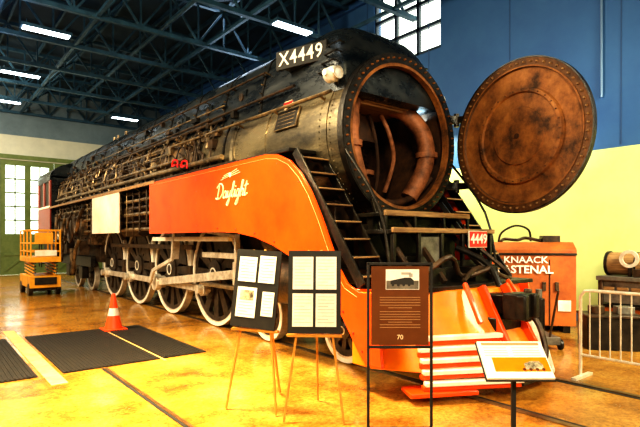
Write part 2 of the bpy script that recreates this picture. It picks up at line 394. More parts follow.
def sec(y,top,wid,base):
    prof=[(1.02,base),(.98,base+.35*(top-base)),(.90,base+.62*(top-base)),(.80,base+.82*(top-base)),(.64,base+.95*(top-base)),(.45,top),(0,top+.02)]
    L_=[(-x*wid,y,z) for x,z in prof]; R_=[(x*wid,y,z) for x,z in prof[::-1][1:]]
    return L_+R_
b=MB('skyline_casing',L,('bluebl','black','pipe'))
ys=[(.10,4.10),(.16,4.34),(.25,4.52),(.38,4.68),(.55,4.78),(.8,4.83),(3,4.86),(17,4.86)]
b.loft([sec(y,t,.98,3.7) for y,t in ys],'bluebl')
for y in(2.2,3.5,4.8,6.1,7.4,8.7,10,11.3,12.6,14,15.3):
    b.loft([sec(y+d,4.868,.995,3.7) for d in(-.025,.025)],'black')
    for z in(3.8,3.95,4.1,4.25,4.4,4.55):
        for sx in(-1,1): b.cyl((sx*.9,y,z),(sx*(1.03-max(0,(z-4.0))*.2),y,z),.013,n=6,m='pipe')
b.done()
b=MB('casing_fittings',L,('black','pipe','dpipe','bluebl','smoke'))
for sx in(-1,1):
    b.cyl((sx*.97,2.1,4.42),(sx*.97,12.5,4.42),.018,n=8,m='dpipe')
    for i in range(10): b.cyl((sx*.97,2.1+i*1.12,4.42),(sx*.85,2.1+i*1.12,4.40),.014,n=6,m='pipe')
    b.cyl((sx*1.04,1.2,3.98),(sx*1.06,15,3.98),.022,n=8,m='dpipe')
    b.cyl((sx*1.02,3.4,4.15),(sx*1.03,13,4.15),.015,n=8,m='pipe')
    for i in range(26):
        y=3+i*.5+random.random()*.2; z=random.uniform(3.85,4.4)
        b.box((sx*(1.03-max(0,z-4.0)*.25),y,z),(.08,random.uniform(.06,.25),random.uniform(.05,.14)),random.choice(('black','dpipe','bluebl')))
for i in range(4):
    for sx in(-1,1):
        z=3.98+i*.14; b.tube([(sx*(.98-.05*i),.32,z),(sx*(1.07-.05*i),.32,z+.01),(sx*(1.07-.05*i),.58,z+.01),(sx*(1.0-.04*i),.58,z)],.013,6,'black',1)
b.box((0,2.6,4.93),(.5,.9,.12),'black'); b.cyl((0,6.2,4.85),(0,6.2,5.05),.3,.26,24,'bluebl'); b.cyl((0,9.2,4.85),(0,9.2,5.0),.3,.26,24,'bluebl')
for yy in(11.2,12.0,12.4): b.cyl((-.3,yy,4.85),(-.3,yy,5.1),.06,.05,12,'pipe')
for yy in(2.9,4.2,5.6,7.9,9.8): b.box((-.9,yy,4.2),(.1,.3,.22),'bluebl'); b.cyl((-.97,yy,4.2),(-.93,yy,4.2),.07,n=12,m='dpipe')
b.done()
for sx in(-1,1):
    c=Vector((sx*.985,1.10,4.40)); a=radians(-17)*sx
    Rz=Matrix.Rotation(a,3,'Z')
    b=MB('number_board',L,('boardb','bluebl','white'),bevel=.006)
    b.box(c,(.05,.92,.28),'boardb',Rz); b.box(c+Rz@Vector((-sx*.16,0,-.02)),(.28,.7,.22),'bluebl',Rz)
    b.done()
    if sx<0: text('number_board_digits','X4449',L,c+Rz@Vector((-.030,0,0)),Rz@R_NEGX,.285,'textw',space=1.12,off=.003,sx=.95)
    p=Vector((sx*1.08,.28,3.90))
    b=MB('classification_lamp',L,('lens','black','silver'))
    b.lathe([(0,-.13),(.06,-.115),(.105,-.05),(.105,.07),(.06,.13),(0,.15)],p,YA,24,'lens' if sx<0 else 'black')
    b.lathe([(.06,-.13),(.085,-.13),(.085,-.10),(.06,-.10)],p,YA,24,'silver',closed=True)
    b.cyl((p.x+.0,p.y,p.z),(p.x-sx*.25,p.y,p.z-.2),.035,n=8,m='black')
    b.cyl((p.x+sx*.08,p.y,p.z),(p.x+sx*.14,p.y,p.z),.045,n=12,m='lens' if sx<0 else 'black'); b.cyl((p.x,p.y,p.z+.09),(p.x,p.y,p.z+.13),.03,n=10,m='black')
    b.done()

b=MB('boiler_piping',L,('pipe','dpipe','lag','black','redp','silver'))
def bp(th,y,rad,sx=-1): return (sx*rad*cos(th),y,ZC+rad*sin(th))
for sx in(-1,1):
    b.cyl(bp(.42,.25,1.24,sx),bp(.42,15.8,1.36,sx),.026,n=8,m='pipe')
    for i in range(14):
        y=.5+i*1.1; b.cyl(bp(.42,y,1.1,sx),bp(.42,y,1.26+.006*i,sx),.018,n=6,m='pipe')
    b.cyl(bp(.62,3.4,1.27,sx),bp(.62,15.8,1.36,sx),.03,n=8,m='dpipe')
    b.cyl(bp(-.02,3.0,1.28,sx),bp(-.02,15.8,1.40,sx),.05,n=10,m='pipe')
    b.cyl(bp(-.12,2.6,1.26,sx),bp(-.12,14,1.38,sx),.035,n=8,m='dpipe')
    b.cyl(bp(.12,4.6,1.27,sx),bp(.12,15,1.38,sx),.03,n=8,m='pipe')
    b.cyl(bp(.25,6,1.27,sx),bp(.25,15,1.38,sx),.02,n=8,m='dpipe')
    b.cyl(bp(.85,5,1.27,sx),bp(.85,13,1.34,sx),.025,n=8,m='pipe')
    for i in range(130):
        y=3.5+random.random()*12.2; rr=1.22+max(0,min(1,(y-5)/7))*.11+random.random()*.05
        t0=random.uniform(-.35,.6); t1=t0+random.uniform(.15,.6); r=random.choice((.012,.016,.022,.03))
        b.tube([bp(t0+(t1-t0)*j/5,y+ (0 if j<4 else .1*(j-3)),rr,sx) for j in range(6)],r,6,random.choice(('pipe','dpipe','dpipe')),1)
    for i in range(150):
        y=3.4+random.random()*12.2; t=random.uniform(-.3,1.0); rr=1.22+max(0,min(1,(y-5)/7))*.11
        c=Vector(bp(t,y,rr-.03,sx)); o=Vector(bp(t,y,rr+.08,sx))
        if i%3==0: b.cyl(c,o,.055,.045,10,'dpipe'); b.cyl(o,o+(o-c)*.4,.03,n=6,m='pipe')
        elif i%3==1: b.box(c,(.14,random.uniform(.08,.3),random.uniform(.08,.2)),random.choice(('lag','dpipe','pipe')))
        else: b.cyl(c,o,.03,n=8,m='pipe')
    for i in range(22):
        y=3.6+random.random()*10; L0=random.uniform(.6,2.5); t=random.uniform(-.3,.85); rr=1.24+max(0,min(1,(y-5)/7))*.11
        b.tube([bp(t-.2,y-.1,rr,sx),bp(t,y,rr,sx),bp(t,y+L0,rr+.02,sx),bp(t+.25,y+L0+.1,rr,sx)],random.choice((.014,.02)),6,random.choice(('pipe','dpipe')),1)
    for y,dz in((4.3,-.02),(4.75,.03)):
        c=Vector(bp(dz,y,1.40,sx)); b.tube([c-Vector((0,.12,.08)),c+Vector((0,-.12,.06)),c+Vector((0,.1,.08)),c+Vector((0,.14,-.03))],.018,6,'redp',2); b.cyl(c,c-Vector((sx*.2,0,0)),.014,n=6,m='redp'); b.box(c+Vector((0,.05,-.02)),(.03,.14,.03),'redp')
b.done()
b=MB('running_board',L,('black','pipe','dpipe','tan'),bevel=.006)
for sx in(-1,1):
    b.box((sx*1.33,8.4,2.90),(.46,15.6,.05),'black')
    b.box((sx*1.565,10.8,2.90),(.03,10.8,.07),'tan')
    for i in range(14): b.beam((sx*1.1,.9+i*1.15,2.5),(sx*1.5,.9+i*1.15,2.88),.05,.05,'black')
    for z,r,m_ in((2.62,.045,'pipe'),(2.45,.035,'dpipe'),(2.3,.05,'pipe'),(2.12,.03,'dpipe'),(1.95,.04,'pipe'),(2.78,.03,'dpipe')):
        b.cyl((sx*1.38,5.2,z),(sx*1.38,15.9,z),r,n=8,m=m_)
    for i in range(22):
        y=5.8+i*.46; b.cyl((sx*1.42,y,1.75+random.random()*.3),(sx*1.42,y,2.86),random.choice((.015,.025)),n=6,m=random.choice(('dpipe','pipe')))
    b.cyl((sx*1.15,7.4,2.35),(sx*1.15,10.8,2.35),.26,n=20,m='dpipe')
b.done()
b=MB('rear_running_gear',L,('dpipe','pipe','black','lag'),bevel=.008)
for sx in(-1,1):
    for i in range(9):
        y=11.9+i*.45; b.box((sx*1.38,y,2.1+.1*(i%3)),(.2,.3,.5),'dpipe' if i%2 else 'lag')
    for q in range(8):
        y=11.4+q*.5; z=random.uniform(1.7,2.7)
        b.tube([(sx*1.5,y,z),(sx*1.56,y+.3,z-random.uniform(.3,.9)),(sx*1.55,y+.7,max(.5,z-random.uniform(.6,1.4))),(sx*1.48,y+1.1,z-.3)],random.choice((.03,.045,.06)),8,random.choice(('dpipe','pipe','lag')))
    b.box((sx*1.05,14.2,1.0),(.14,4.2,.34),'black'); b.box((sx*1.05,13.3,.62),(.2,.5,.4),'black'); b.box((sx*1.05,15.1,.62),(.2,.5,.4),'black')
    for y in(12.4,14.1,15.6): b.box((sx*1.3,y,1.45),(.3,.5,.45),'dpipe')
b.done()
b=MB('frame',L,('black','dpipe'),bevel=.01)
b.box((0,7.8,1.25),(1.0,16.6,.5)); b.box((0,7,1.8),(1.2,13,.6),'dpipe'); b.box((0,1.3,1.75),(1.7,1.6,1.0),'dpipe')
for y in(4.35,6.5,8.65,10.8): b.box((0,y,1.02),(1.1,.5,.55),'dpipe')
b.box((0,-.3,1.25),(2.3,.9,.2),'black')
b.done()

def wheel(name,y,R,side,holes=10,x=.80,cw=True):
    b=MB(name,L,('wheel','silver','white','black'))
    z=R+.012; o=(side*x,y,z); ax=(side,0,0)
    b.lathe([(R-.09,-.14),(R+.0,-.14),(R,.0),(R-.03,.0),(R-.09,-.0)],o,ax,56,'silver',closed=True)
    b.lathe([(R-.065,.0),(R-.004,.0),(R-.004,.012),(R-.065,.012)],o,ax,56,'white',closed=True)
    b.lathe([(R-.18,-.12),(R-.09,-.12),(R-.09,-.01),(R-.18,-.02)],o,ax,56,'wheel',closed=True)
    b.lathe([(0,-.15),(R*.27,-.14),(R*.27,.02),(R*.14,.05),(0,.05)],o,ax,28,'wheel')
    b.lathe([(R*.10,.05),(R*.13,.05),(R*.13,.06),(R*.10,.06)],o,ax,28,'white',closed=True)
    _,u,v=basis(ax); O=Vector(o); A=Vector(ax)
    for i in range(holes):
        a=2*pi*i/holes; d=u*cos(a)+v*sin(a); e_=-u*sin(a)+v*cos(a)
        r0,r1=R*.25,R-.16; w0,w1=R*.075,R*.10
        vs=[]
        for h in(-.11,-.02):
            for r,w in((r0,w0),(r1,w1)):
                for s_ in(-1,1): vs.append(O+A*h+d*r+e_*w*s_)
        b.add(vs,[(0,1,3,2),(4,6,7,5),(0,2,6,4),(1,5,7,3),(0,4,5,1),(2,3,7,6)],'wheel')
    if cw:
        ca=math.atan2(.30,-.22)
        pts=[]
        for k in range(13):
            a=ca-.8+1.6*k/12; pts.append((cos(a)*(R-.12),sin(a)*(R-.12)))
        for k in range(13):
            a=ca+.65-1.3*k/12; pts.append((cos(a)*R*.52,sin(a)*R*.52))
        b.prism(pts,lambda p,q,t:(side*x+side*t,y+p,z+q),-.05,.02,'wheel')
        b.cyl((side*(x+.0),y+.22,z-.30),(side*(x+.30),y+.22,z-.30),.09,n=16,m='silver')
        b.cyl((side*(x-.02),y+.22,z-.30),(side*(x+.03),y+.22,z-.30),.2,n=20,m='wheel')
    return b.done()
DY=(4.2,6.4,8.6,10.8); RD=1.015
for sd in(-1,1):
    for i,y in enumerate(DY): wheel('driving_wheel_%d'%(i+1+(4 if sd>0 else 0)),y,RD,sd,12)
    for i,y in enumerate((.35,2.3)): wheel('leading_wheel_%d'%(i+1+(2 if sd>0 else 0)),y,.45,sd,9,cw=False)
    for i,y in enumerate((13.3,15.1)): wheel('trailing_wheel_%d'%(i+1+(2 if sd>0 else 0)),y,.5,sd,9,cw=False)
b=MB('axles',L,('dpipe',))
for y,R in [(q,RD) for q in DY]+[(.35,.45),(2.3,.45),(13.3,.5),(15.1,.5)]: b.cyl((-.8,y,R+.012),(.8,y,R+.012),.11,n=16)
b.done()
b=MB('rods_and_valve_gear',L,('silver','pipe','dpipe','white'),bevel=.006)
pz=RD+.012-.30
for sx in(-1,1):
    X=sx*.93
    for i in range(3): b.box((X,(DY[i]+DY[i+1])/2+.22,pz),(.06,DY[i+1]-DY[i],.14),'silver')
    for y in DY: b.cyl((X-sx*.05,y+.22,pz),(X+sx*.07,y+.22,pz),.14,n=20,m='silver')
    X2=sx*1.06
    b.beam((X2,6.62,pz),(X2,2.75,1.12),.06,.16,'silver'); b.cyl((X2-sx*.06,6.62,pz),(X2+sx*.07,6.62,pz),.19,n=20,m='silver')
    b.box((X2,2.6,1.12),(.2,.5,.4),'silver'); b.box((X2,3.0,1.42),(.14,2.2,.1),'silver'); b.box((X2,3.0,.86),(.14,2.2,.06),'pipe')
    b.cyl((X2,2.4,1.12),(X2,1.6,1.12),.05,n=12,m='silver')
    b.box((X2+sx*.12,4.7,1.72),(.08,3.6,.09),'white')
    b.beam((X2+sx*.1,5.2,2.15),(X2+sx*.1,5.35,1.3),.08,.16,'silver'); b.beam((X2+sx*.16,6.4,1.02),(X2+sx*.14,5.35,1.3),.05,.08,'silver')
    b.beam((X2+sx*.16,6.62,pz),(X2+sx*.16,6.4,1.02),.06,.1,'silver')
    b.beam((X2+sx*.1,2.7,1.8),(X2+sx*.1,2.65,.75),.05,.1,'silver'); b.beam((X2+sx*.1,5.2,2.0),(X2+sx*.1,2.7,1.75),.04,.07,'silver')
    b.box((X2,5.0,1.95),(.3,.6,.35),'dpipe'); b.box((sx*1.0,7.5,1.55),(.1,5.5,.1),'dpipe')
    for y in(5.3,7.5,9.7):
        b.beam((sx*.82,y,1.7),(sx*.82,y-.03,.6),.1,.08,'white'); b.box((sx*.82,y,.95),(.12,.16,.4),'dpipe')
    b.cyl((sx*1.12,7.3,1.95),(sx*1.12,8.6,1.95),.17,n=18,m='dpipe')
    b.cyl((sx*1.12,1.55,1.12),(sx*1.12,.35,1.12),.36,n=28,m='dpipe'); b.cyl((sx*1.12,1.65,1.72),(sx*1.12,.3,1.72),.22,n=24,m='dpipe'); b.box((sx*.9,.95,1.4),(.5,1.1,.9),'dpipe')
b.done()
# skirts
top=[(5.7,2.90),(1.15,2.90),(.85,2.86),(.58,2.75),(.33,2.55),(.12,2.30),(-.08,1.98),(-.25,1.66),(-.40,1.38),(-.55,1.2),(-.75,1.12),(-1.02,1.12)]
bot=[(-1.10,.34),(-.86,.34),(-.76,.44),(-.62,.62),(-.45,.84),(-.22,1.06),(.1,1.27),(.5,1.46),(.95,1.62),(1.45,1.74),(2.0,1.81),(2.6,1.83),(5.7,1.83)]
def inset(P,d):
    out=[]
    for i in range(len(P)):
        a=Vector(P[max(i-1,0)]); c=Vector(P[min(i+1,len(P)-1)]); t=(c-a).normalized(); nrm=Vector((-t.y,t.x))
        out.append((P[i][0]+nrm.x*d,P[i][1]+nrm.y*d))
    return out
for sx in(-1,1):
    b=MB('side_skirt',L,('orange','pin','redorange','black'),bevel=.006)
    b.prism(top+bot,lambda p,q,t:(sx*(1.55+t),p,q),-.02,.02,'orange')
    it=inset(top[:-1],.06)
    for a,c in zip(it[:-1],it[1:]): b.beam((sx*1.572,a[0],a[1]),(sx*1.572,c[0],c[1]),.006,.005,'pin')
    ib=inset(bot[2:],.06)
    for q in ib: b.cyl((sx*1.57,q[0],q[1]),(sx*1.58,q[0],q[1]),.013,n=8,m='redorange')
    for y in(3.4,4.6,5.55):
        for j in range(5): b.cyl((sx*1.57,y,1.95+j*.2),(sx*1.576,y,1.95+j*.2),.009,n=6,m='redorange')
    for q in it[:-1:2]: b.cyl((sx*1.57,q[0]-.0,q[1]-.06),(sx*1.576,q[0],q[1]-.06),.009,n=6,m='redorange')
    b.done()
    b=MB('side_panel_primer',L,('primer',),bevel=.006); b.box((sx*1.55,9.0,2.37),(.04,2.4,1.0)); b.done()
strokes=[[(0.35,1.9),(.3,1.2),(0.2,0.1)],[(-.3,1.6),(0.4,2.15),(1.2,1.8),(1.45,1.0),(1.0,.2),(.1,.0),(-.2,.2)],
 [(2.4,.9),(2,1),(1.7,.5),(1.9,.05),(2.3,.3),(2.45,.95),(2.45,.2),(2.7,.1),(2.85,1)],
 [(2.85,1),(2.9,.3),(3.1,.1),(3.4,.4),(3.5,1),(3.45,-.4),(3.2,-1),(2.9,-.8),(3.3,-.2),(3.8,.3)],
 [(3.8,.3),(4.2,1.4),(4.15,2.1),(3.95,1.8),(3.95,.4),(4.2,.05),(4.45,.3),(4.65,1),(4.65,.3),(4.8,.05),(5.05,.3)],
 [(5.7,.95),(5.3,1),(5.05,.5),(5.2,.05),(5.6,.3),(5.75,.95),(5.7,-.5),(5.4,-1),(5.15,-.8),(5.6,-.1),(6,.3)],
 [(6,.3),(6.4,1.5),(6.35,2.1),(6.15,1.7),(6.1,0),(6.2,.6),(6.5,1),(6.7,.7),(6.65,.15),(6.95,.2),(7.25,1.0)],
 [(7.3,1.9),(7.15,.3),(7.3,.05),(7.7,.35)],[(6.85,1.3),(7.7,1.45)],[(4.7,1.35),(4.74,1.5)]]
b=MB('skirt_script',L,('texts',)); sc=.115
for st in strokes:
    P=[(-1.574,2.62-(x*1.08+.28*yy)*sc,2.36+yy*sc) for x,yy in st]
    b.tube(P,.011,6,'texts',4)
b.done()
b=MB('skirt_emblem',L,('texts',))
b.lathe([(.0,0),(.04,0),(.04,.006),(.0,.006)],(-1.57,2.18,2.72),(-1,0,0),16,'texts')
for i in range(3):
    b.beam((-1.574,2.14,2.70+.025*i),(-1.574,1.86+.05*i,2.73+.03*i),.006,.007); b.beam((-1.574,2.22,2.70+.025*i),(-1.574,2.48-.05*i,2.66+.03*i),.006,.007)
b.done()
c=Vector((-R0*cos(.30)-.02,1.30,ZC+R0*sin(.30)))
Rt=Matrix.Rotation(.30,3,'Y')
b=MB('builder_plates',L,('black','redp','smoke','texts','silver'),bevel=.004)
b.box(c,(.03,.56,.32),'pipe',Rt); b.box(c+Rt@Vector((-.012,0,0)),(.012,.53,.29),'black',Rt)
for j in range(4): b.box(c+Rt@Vector((-.02,0,.09-.06*j)),(.008,.42,.010),'pipe',Rt)
c2=Vector((-R0*cos(.60)-.03,1.42,ZC+R0*sin(.60)))
Rt2=Matrix.Rotation(.60,3,'Y')
b.box(c2,(.02,.24,.24),'texts',Rt2@Matrix.Rotation(pi/4,3,'X')); b.box(c2+Rt2@Vector((-.01,0,0)),(.02,.215,.215),'redp',Rt2@Matrix.Rotation(pi/4,3,'X')); b.box(c2+Rt2@Vector((-.024,0,0)),(.01,.2,.03),'texts',Rt2)
b.done()
for sx in(-1,1):
    b=MB('front_steps',L,('black','tan','dpipe'),bevel=.006)
    p0=Vector((0,.55,2.88)); p1=Vector((0,-.72,1.18))
    for xx in(1.06,1.49): b.beam((sx*xx,p0.y,p0.z),(sx*xx,p1.y,p1.z),.03,.13,'black')
    for i in range(8):
        t=(i+.5)/8; p=p0.lerp(p1,t); b.box((sx*1.275,p.y,p.z),(.42,.2,.03),'black'); b.box((sx*1.275,p.y-.1,p.z),(.42,.01,.02),'tan')
    b.tube([(sx*1.04,.5,3.5),(sx*1.1,.1,3.0),(sx*1.1,-.6,2.1),(sx*1.1,-.8,1.2)],.018,8,'black')
    b.done()
b=MB('front_platform',L,('tan','black','dpipe','white','toolgrey'),bevel=.006)
b.box((0,-.22,2.02),(1.75,.5,.05),'black'); b.box((0,-.48,2.04),(1.75,.04,.07),'tan')
b.box((0,-.45,1.80),(2.1,.6,.05),'black'); b.box((0,-.77,1.82),(2.1,.04,.06),'tan')
for x in(-1.0,-.55,-.1,.35,.75,1.0): b.box((x,-.74,1.5),(.05,.05,.62),'black')
for x in(-.85,-.3,.3,.85): b.box((x,-.47,1.92),(.04,.04,.2),'black')
b.box((-.3,-.72,1.56),(.42,.02,.36),'toolgrey'); b.box((0,-.6,1.35),(2.2,.08,.14),'black')
for x in(-.8,.8): b.box((x,-.2,1.9),(.1,.1,.3),'black')
for sx in(-1,1): b.beam((sx*.7,-.1,2.25),(sx*.95,-.7,1.35),.07,.07,'black'); b.beam((sx*.35,-.3,2.0),(sx*.5,-1.1,1.2),.06,.06,'dpipe')
b.box((0,-.02,2.0),(1.3,.2,.25),'black'); b.box((0,-.1,1.6),(2.0,.1,.6),'black')
b.box((0,-.85,1.14),(2.6,.75,.05),'black'); b.box((-.55,-.85,1.25),(.35,.35,.22),'black'); b.box((.45,-.9,1.25),(.5,.3,.2),'black')
b.tube([(-.9,-.7,1.6),(-.8,-.95,1.3),(-.4,-1.1,1.5),(-.1,-1.05,1.25),(.3,-1.2,1.35)],.035,8,'dpipe')
b.tube([(.2,-.75,1.6),(.3,-1.15,1.4),(.25,-1.4,1.05),(.3,-1.6,.7)],.04,8,'black')
b.tube([(.7,-.75,1.6),(.8,-1.1,1.3),(.7,-1.2,1.2),(.2,-1.1,1.35),(-.2,-1.15,1.2)],.03,8,'dpipe')
b.done()
e2=MB('front_number_plate',L,('redp','black','white'),bevel=.004); e2.box((.60,-.81,1.71),(.42,.02,.23),'white'); e2.box((.60,-.818,1.71),(.40,.02,.21),'redp'); e2.done()
text('front_number_digits','4449',L,(.60,-.832,1.71),R_NEGY,.19,'textw',off=.002)
# pilot
b=MB('pilot',L,('amber','orange','white','black'),bevel=.01)
def half(pts,z): return [(x,y,z) for x,y in pts]+[(-x,y,z) for x,y in pts[::-1]]
B0=[(-1.53,-.60),(-1.53,-.92),(-1.25,-1.36),(-.30,-1.88)]
B1=[(-1.53,-.60),(-1.53,-.80),(-1.15,-1.08),(-.26,-1.38)]
def lerpB(A,Bx,t): return [(a[0]+(c[0]-a[0])*t,a[1]+(c[1]-a[1])*t) for a,c in zip(A,Bx)]
zs=[(.30,0),(.62,.40),(.9,.78),(1.12,1.0)]
b.loft([half(lerpB(B0,B1,t),z) for z,t in zs],'amber')
for j in range(5):
    z=.20+j*.11; t=max(-.12,(z-.30)/.82); P=lerpB(B0,B1,t)
    for sx in(-1,1):
        c,d=P[2],P[3]
        b.beam((sx*c[0],c[1]-.03,z),(sx*d[0],d[1]-.03,z),.09,.05,'white'); b.beam((sx*c[0],c[1]-.0,z-.05),(sx*d[0],d[1]-.0,z-.05),.08,.055,'orange')
for sx in(-1,1):
    b.beam((sx*.28,-1.95,.2),(sx*.24,-1.42,1.16),.06,.1,'orange'); b.beam((sx*.55,-1.62,.78),(sx*.45,-1.34,1.2),.05,.05,'orange')
    b.box((sx*1.05,-1.45,.10),(.75,.30,.05),'orange',Matrix.Rotation(-sx*radians(-28),3,'Z'))
    b.beam((sx*1.53,-.62,1.13),(sx*1.15,-1.08,1.13),.05,.04,'orange')
b.box((0,-1.85,.14),(.5,.2,.06),'black')
b.done()
b=MB('coupler',L,('black','dpipe'),bevel=.02)
b.box((0,-1.45,.95),(.24,.6,.24)); b.box((-.04,-1.76,.95),(.32,.2,.30)); b.box((-.15,-1.87,.95),(.10,.14,.28)); b.box((.13,-1.85,.95),(.10,.12,.28)); b.cyl((.11,-1.8,.76),(.11,-1.8,1.14),.045,n=12,m='dpipe')
b.box((0,-1.5,.72),(.6,.3,.2)); b.tube([(.3,-1.5,.9),(.38,-1.75,.75),(.36,-1.88,.45),(.3,-1.9,.3)],.035,8,'dpipe')
b.done()
b=MB('cab',L,('redorange','black','texts','bluebl','white','orange'),bevel=.015)
for sx in(-1,1):
    X=sx*1.53
    b.box((X,17.3,2.35),(.05,2.4,1.1),'redorange'); b.box((X,17.3,1.78),(.06,2.42,.1),'texts'); b.box((X,17.3,2.95),(.06,2.42,.08),'texts')
    for y in(16.2,17.3,18.4): b.box((X,y,3.45),(.05,.25,1.0),'redorange')
    b.box((X,17.3,4.02),(.05,2.4,.22),'bluebl'); b.box((X-sx*.02,17.3,3.45),(.01,2.2,1.0),'black')
    b.box((sx*1.35,18.3,1.2),(.3,.5,.06),'black'); b.box((sx*1.35,18.3,.75),(.3,.5,.06),'black'); b.box((sx*1.5,18.05,1.2),(.04,.05,1.2),'black'); b.box((sx*1.5,18.55,1.2),(.04,.05,1.2),'black')
    b.box((sx*1.1,17.3,1.35),(.5,2.2,.6),'black')
b.box((0,16.15,2.9),(3.0,.05,2.3),'bluebl'); b.box((0,17.3,1.75),(3.0,2.4,.1),'black')
def rs(y): return [(1.56*cos(a),y,4.1+.62*sin(a)) for a in [pi*i/14 for i in range(15)]]
b.loft([rs(16.0),rs(18.7)],'bluebl')
b.box((0,18.35,3.0),(2.9,.05,2.3),'black')
b.done()

# ------------------------------------------------------------ foreground objects
VY=radians(-38.7)
e=empty('traffic_cone',(-2.5,5.0,.0))
b=MB('cone_body',e,('cone','white'),bevel=.004); b.box((0,0,.02),(.40,.40,.04),'cone')
b.lathe([(.155,.04),(.15,.06),(.105,.28),(.10,.28)],(0,0,0),(0,0,1),28,'cone'); b.lathe([(.106,.28),(.075,.42)],(0,0,0),(0,0,1),28,'white'); b.lathe([(.075,.42),(.032,.68),(.02,.69),(.02,.6)],(0,0,0),(0,0,1),28,'cone')
b.done()

def easel(loc,rz,panels,tilt=0):
    e=empty('display_easel',(loc[0],loc[1],0),rz)
    b=MB('easel_legs',e,('brass',),bevel=.003)
    b.beam((-.06,.06,1.60),(-.28,-.14,.012),.022,.022); b.beam((.06,.06,1.60),(.28,-.14,.012),.022,.022); b.beam((0,.09,1.58),(0,.52,.012),.022,.022)
    b.box((0,-.055,.80),(.52,.05,.025)); b.box((0,.05,1.57),(.14,.04,.04)); b.box((0,.0,1.2),(.28,.02,.025)); b.done()
    b=MB('display_panel',e,('boardb','paper','text','photo','grytext'))
    tl=Matrix.Rotation(radians(tilt),3,'Y')@Matrix.Rotation(radians(-7),3,'X'); c=Vector((0,-.03,1.21))
    b.box(c,(.50,.018,.78),'boardb',tl)
    for (x,z,w,h,mm) in panels:
        b.box(c+tl@Vector((x,-.011,z)),(w,.004,h),'paper',tl)
        n=int(h/.03)
        for k in range(1,n):
            if mm and k<n*.5: continue
            ww=w*(.8 if k%4 else .5); b.box(c+tl@Vector((x-(w*.8-ww)/2,-.0135,z+h/2-k*.03)),(ww,.002,.004),'grytext',tl)
        if mm: b.box(c+tl@Vector((x,-.0135,z+h*.24)),(w*.7,.003,h*.32),'photo',tl)
    b.done()
pn=[(-.110,.176,.195,.31,0),(.110,.176,.195,.31,0),(-.110,-.172,.195,.31,0),(.110,-.172,.195,.31,0)]
easel((-2.42,-1.05),radians(-42),pn)
easel((-2.70,-.47),radians(-60),[(-.11,.19,.2,.25,0),(.11,.2,.18,.27,0),(-.09,-.14,.22,.30,1),(.15,-.14,.13,.24,0)],tilt=3)

e=empty('interpretive_sign_stand',(-2.21,-1.94,0),VY)
b=MB('stand_frame',e,('boardb',),bevel=.003)
for x in(-.265,.265): b.box((x,0,.76),(.022,.022,1.5)); b.box((x,0,.012),(.04,.42,.024))
b.box((0,0,1.50),(.55,.022,.022)); b.box((0,0,.80),(.55,.022,.022)); b.box((0,0,.12),(.55,.02,.02)); b.done()
b=MB('sign_panel',e,('brownp','photo','texts','paper','browntext','toolgrey'))
b.box((-.0,-.005,1.15),(.48,.015,.66)); b.box((.02,-.014,1.37),(.28,.006,.17),'paper'); b.box((.02,-.0175,1.325),(.27,.002,.07),'toolgrey')
b.prism([(-.08,1.33),(-.08,1.36),(.04,1.385),(.09,1.385),(.115,1.36),(.115,1.325)],lambda p,q,t:(p,t,q),-.0195,-.0175,'text')
b.box((.09,-.0185,1.405),(.03,.002,.03),'grytext'); b.box((.05,-.0185,1.42),(.08,.002,.02),'grytext')
for i in range(4): b.cyl((-.06+i*.045,-.02,1.325),(-.06+i*.045,-.018,1.325),.012,n=10,m='text')
for k in range(12):
    w=.34 if k%5!=4 else .2; b.box((0,-.0135,1.22-k*.022-(.01 if k>4 else 0)),(w,.002,.004),'browntext')
b.done(); text('sign_numeral','70',e,(0,-.016,.885),R_NEGY,.055,'texts')

e=empty('lectern_sign',(-2.02,-2.86,0),VY)
b=MB('lectern_post',e,('boardb',),bevel=.003); b.box((0,0,.42),(.03,.03,.80)); b.box((0,0,.01),(.34,.34,.02)); b.done()
tl=Matrix.Rotation(radians(-50),3,'X')
b=MB('lectern_panel',e,('paper','amber','boardb','photo','text','grytext','browntext'),bevel=.002); c=Vector((0,-.02,.84))
b.box(c,(.47,.02,.32),'paper',tl); b.box(c+tl@Vector((.0,-.011,.135)),(.42,.004,.022),'browntext',tl)
b.box(c+tl@Vector((.03,-.011,-.045)),(.39,.004,.12),'amber',tl)
b.prism([(.05,-.09),(.05,-.04),(.1,-.02),(.16,-.02),(.18,-.05),(.18,-.09)],lambda p,q,t:c+tl@Vector((p,t,q)),-.016,-.013,'photo')
for i in range(4): b.cyl(c+tl@Vector((.04+.045*i,-.013,-.09)),c+tl@Vector((.04+.045*i,-.018,-.09)),.012,n=10,m='brownp')
for k in range(4): b.box(c+tl@Vector((-.12,-.011,.10-k*.022)),(.17,.003,.004),'grytext',tl)
for k in range(4): b.box(c+tl@Vector((.10,-.011,.10-k*.022)),(.2,.003,.004),'grytext',tl)
b.box(c+tl@Vector((0,.016,0)),(.485,.012,.335),'boardb',tl); b.done()

e=empty('crowd_control_barrier',(1.04,-1.98,0))
b=MB('barrier_frame',e,('galv',))
Lb=2.3
b.tube([(0,0,.03),(0,0,1.0),(0,-.05,1.07),(0,-.12,1.08),(0,-Lb+.12,1.08),(0,-Lb+.05,1.07),(0,-Lb,1.0),(0,-Lb,.03)],.020,10,'galv',1)
b.cyl((0,0,.28),(0,-Lb,.28),.016,n=8)
k=.11
while k<Lb-.05: b.cyl((0,-k,.28),(0,-k,1.08),.009,n=6); k+=.115
for y in(-.02,-Lb+.02): b.box((0,y,.015),(.46,.06,.03)) 
b.done()

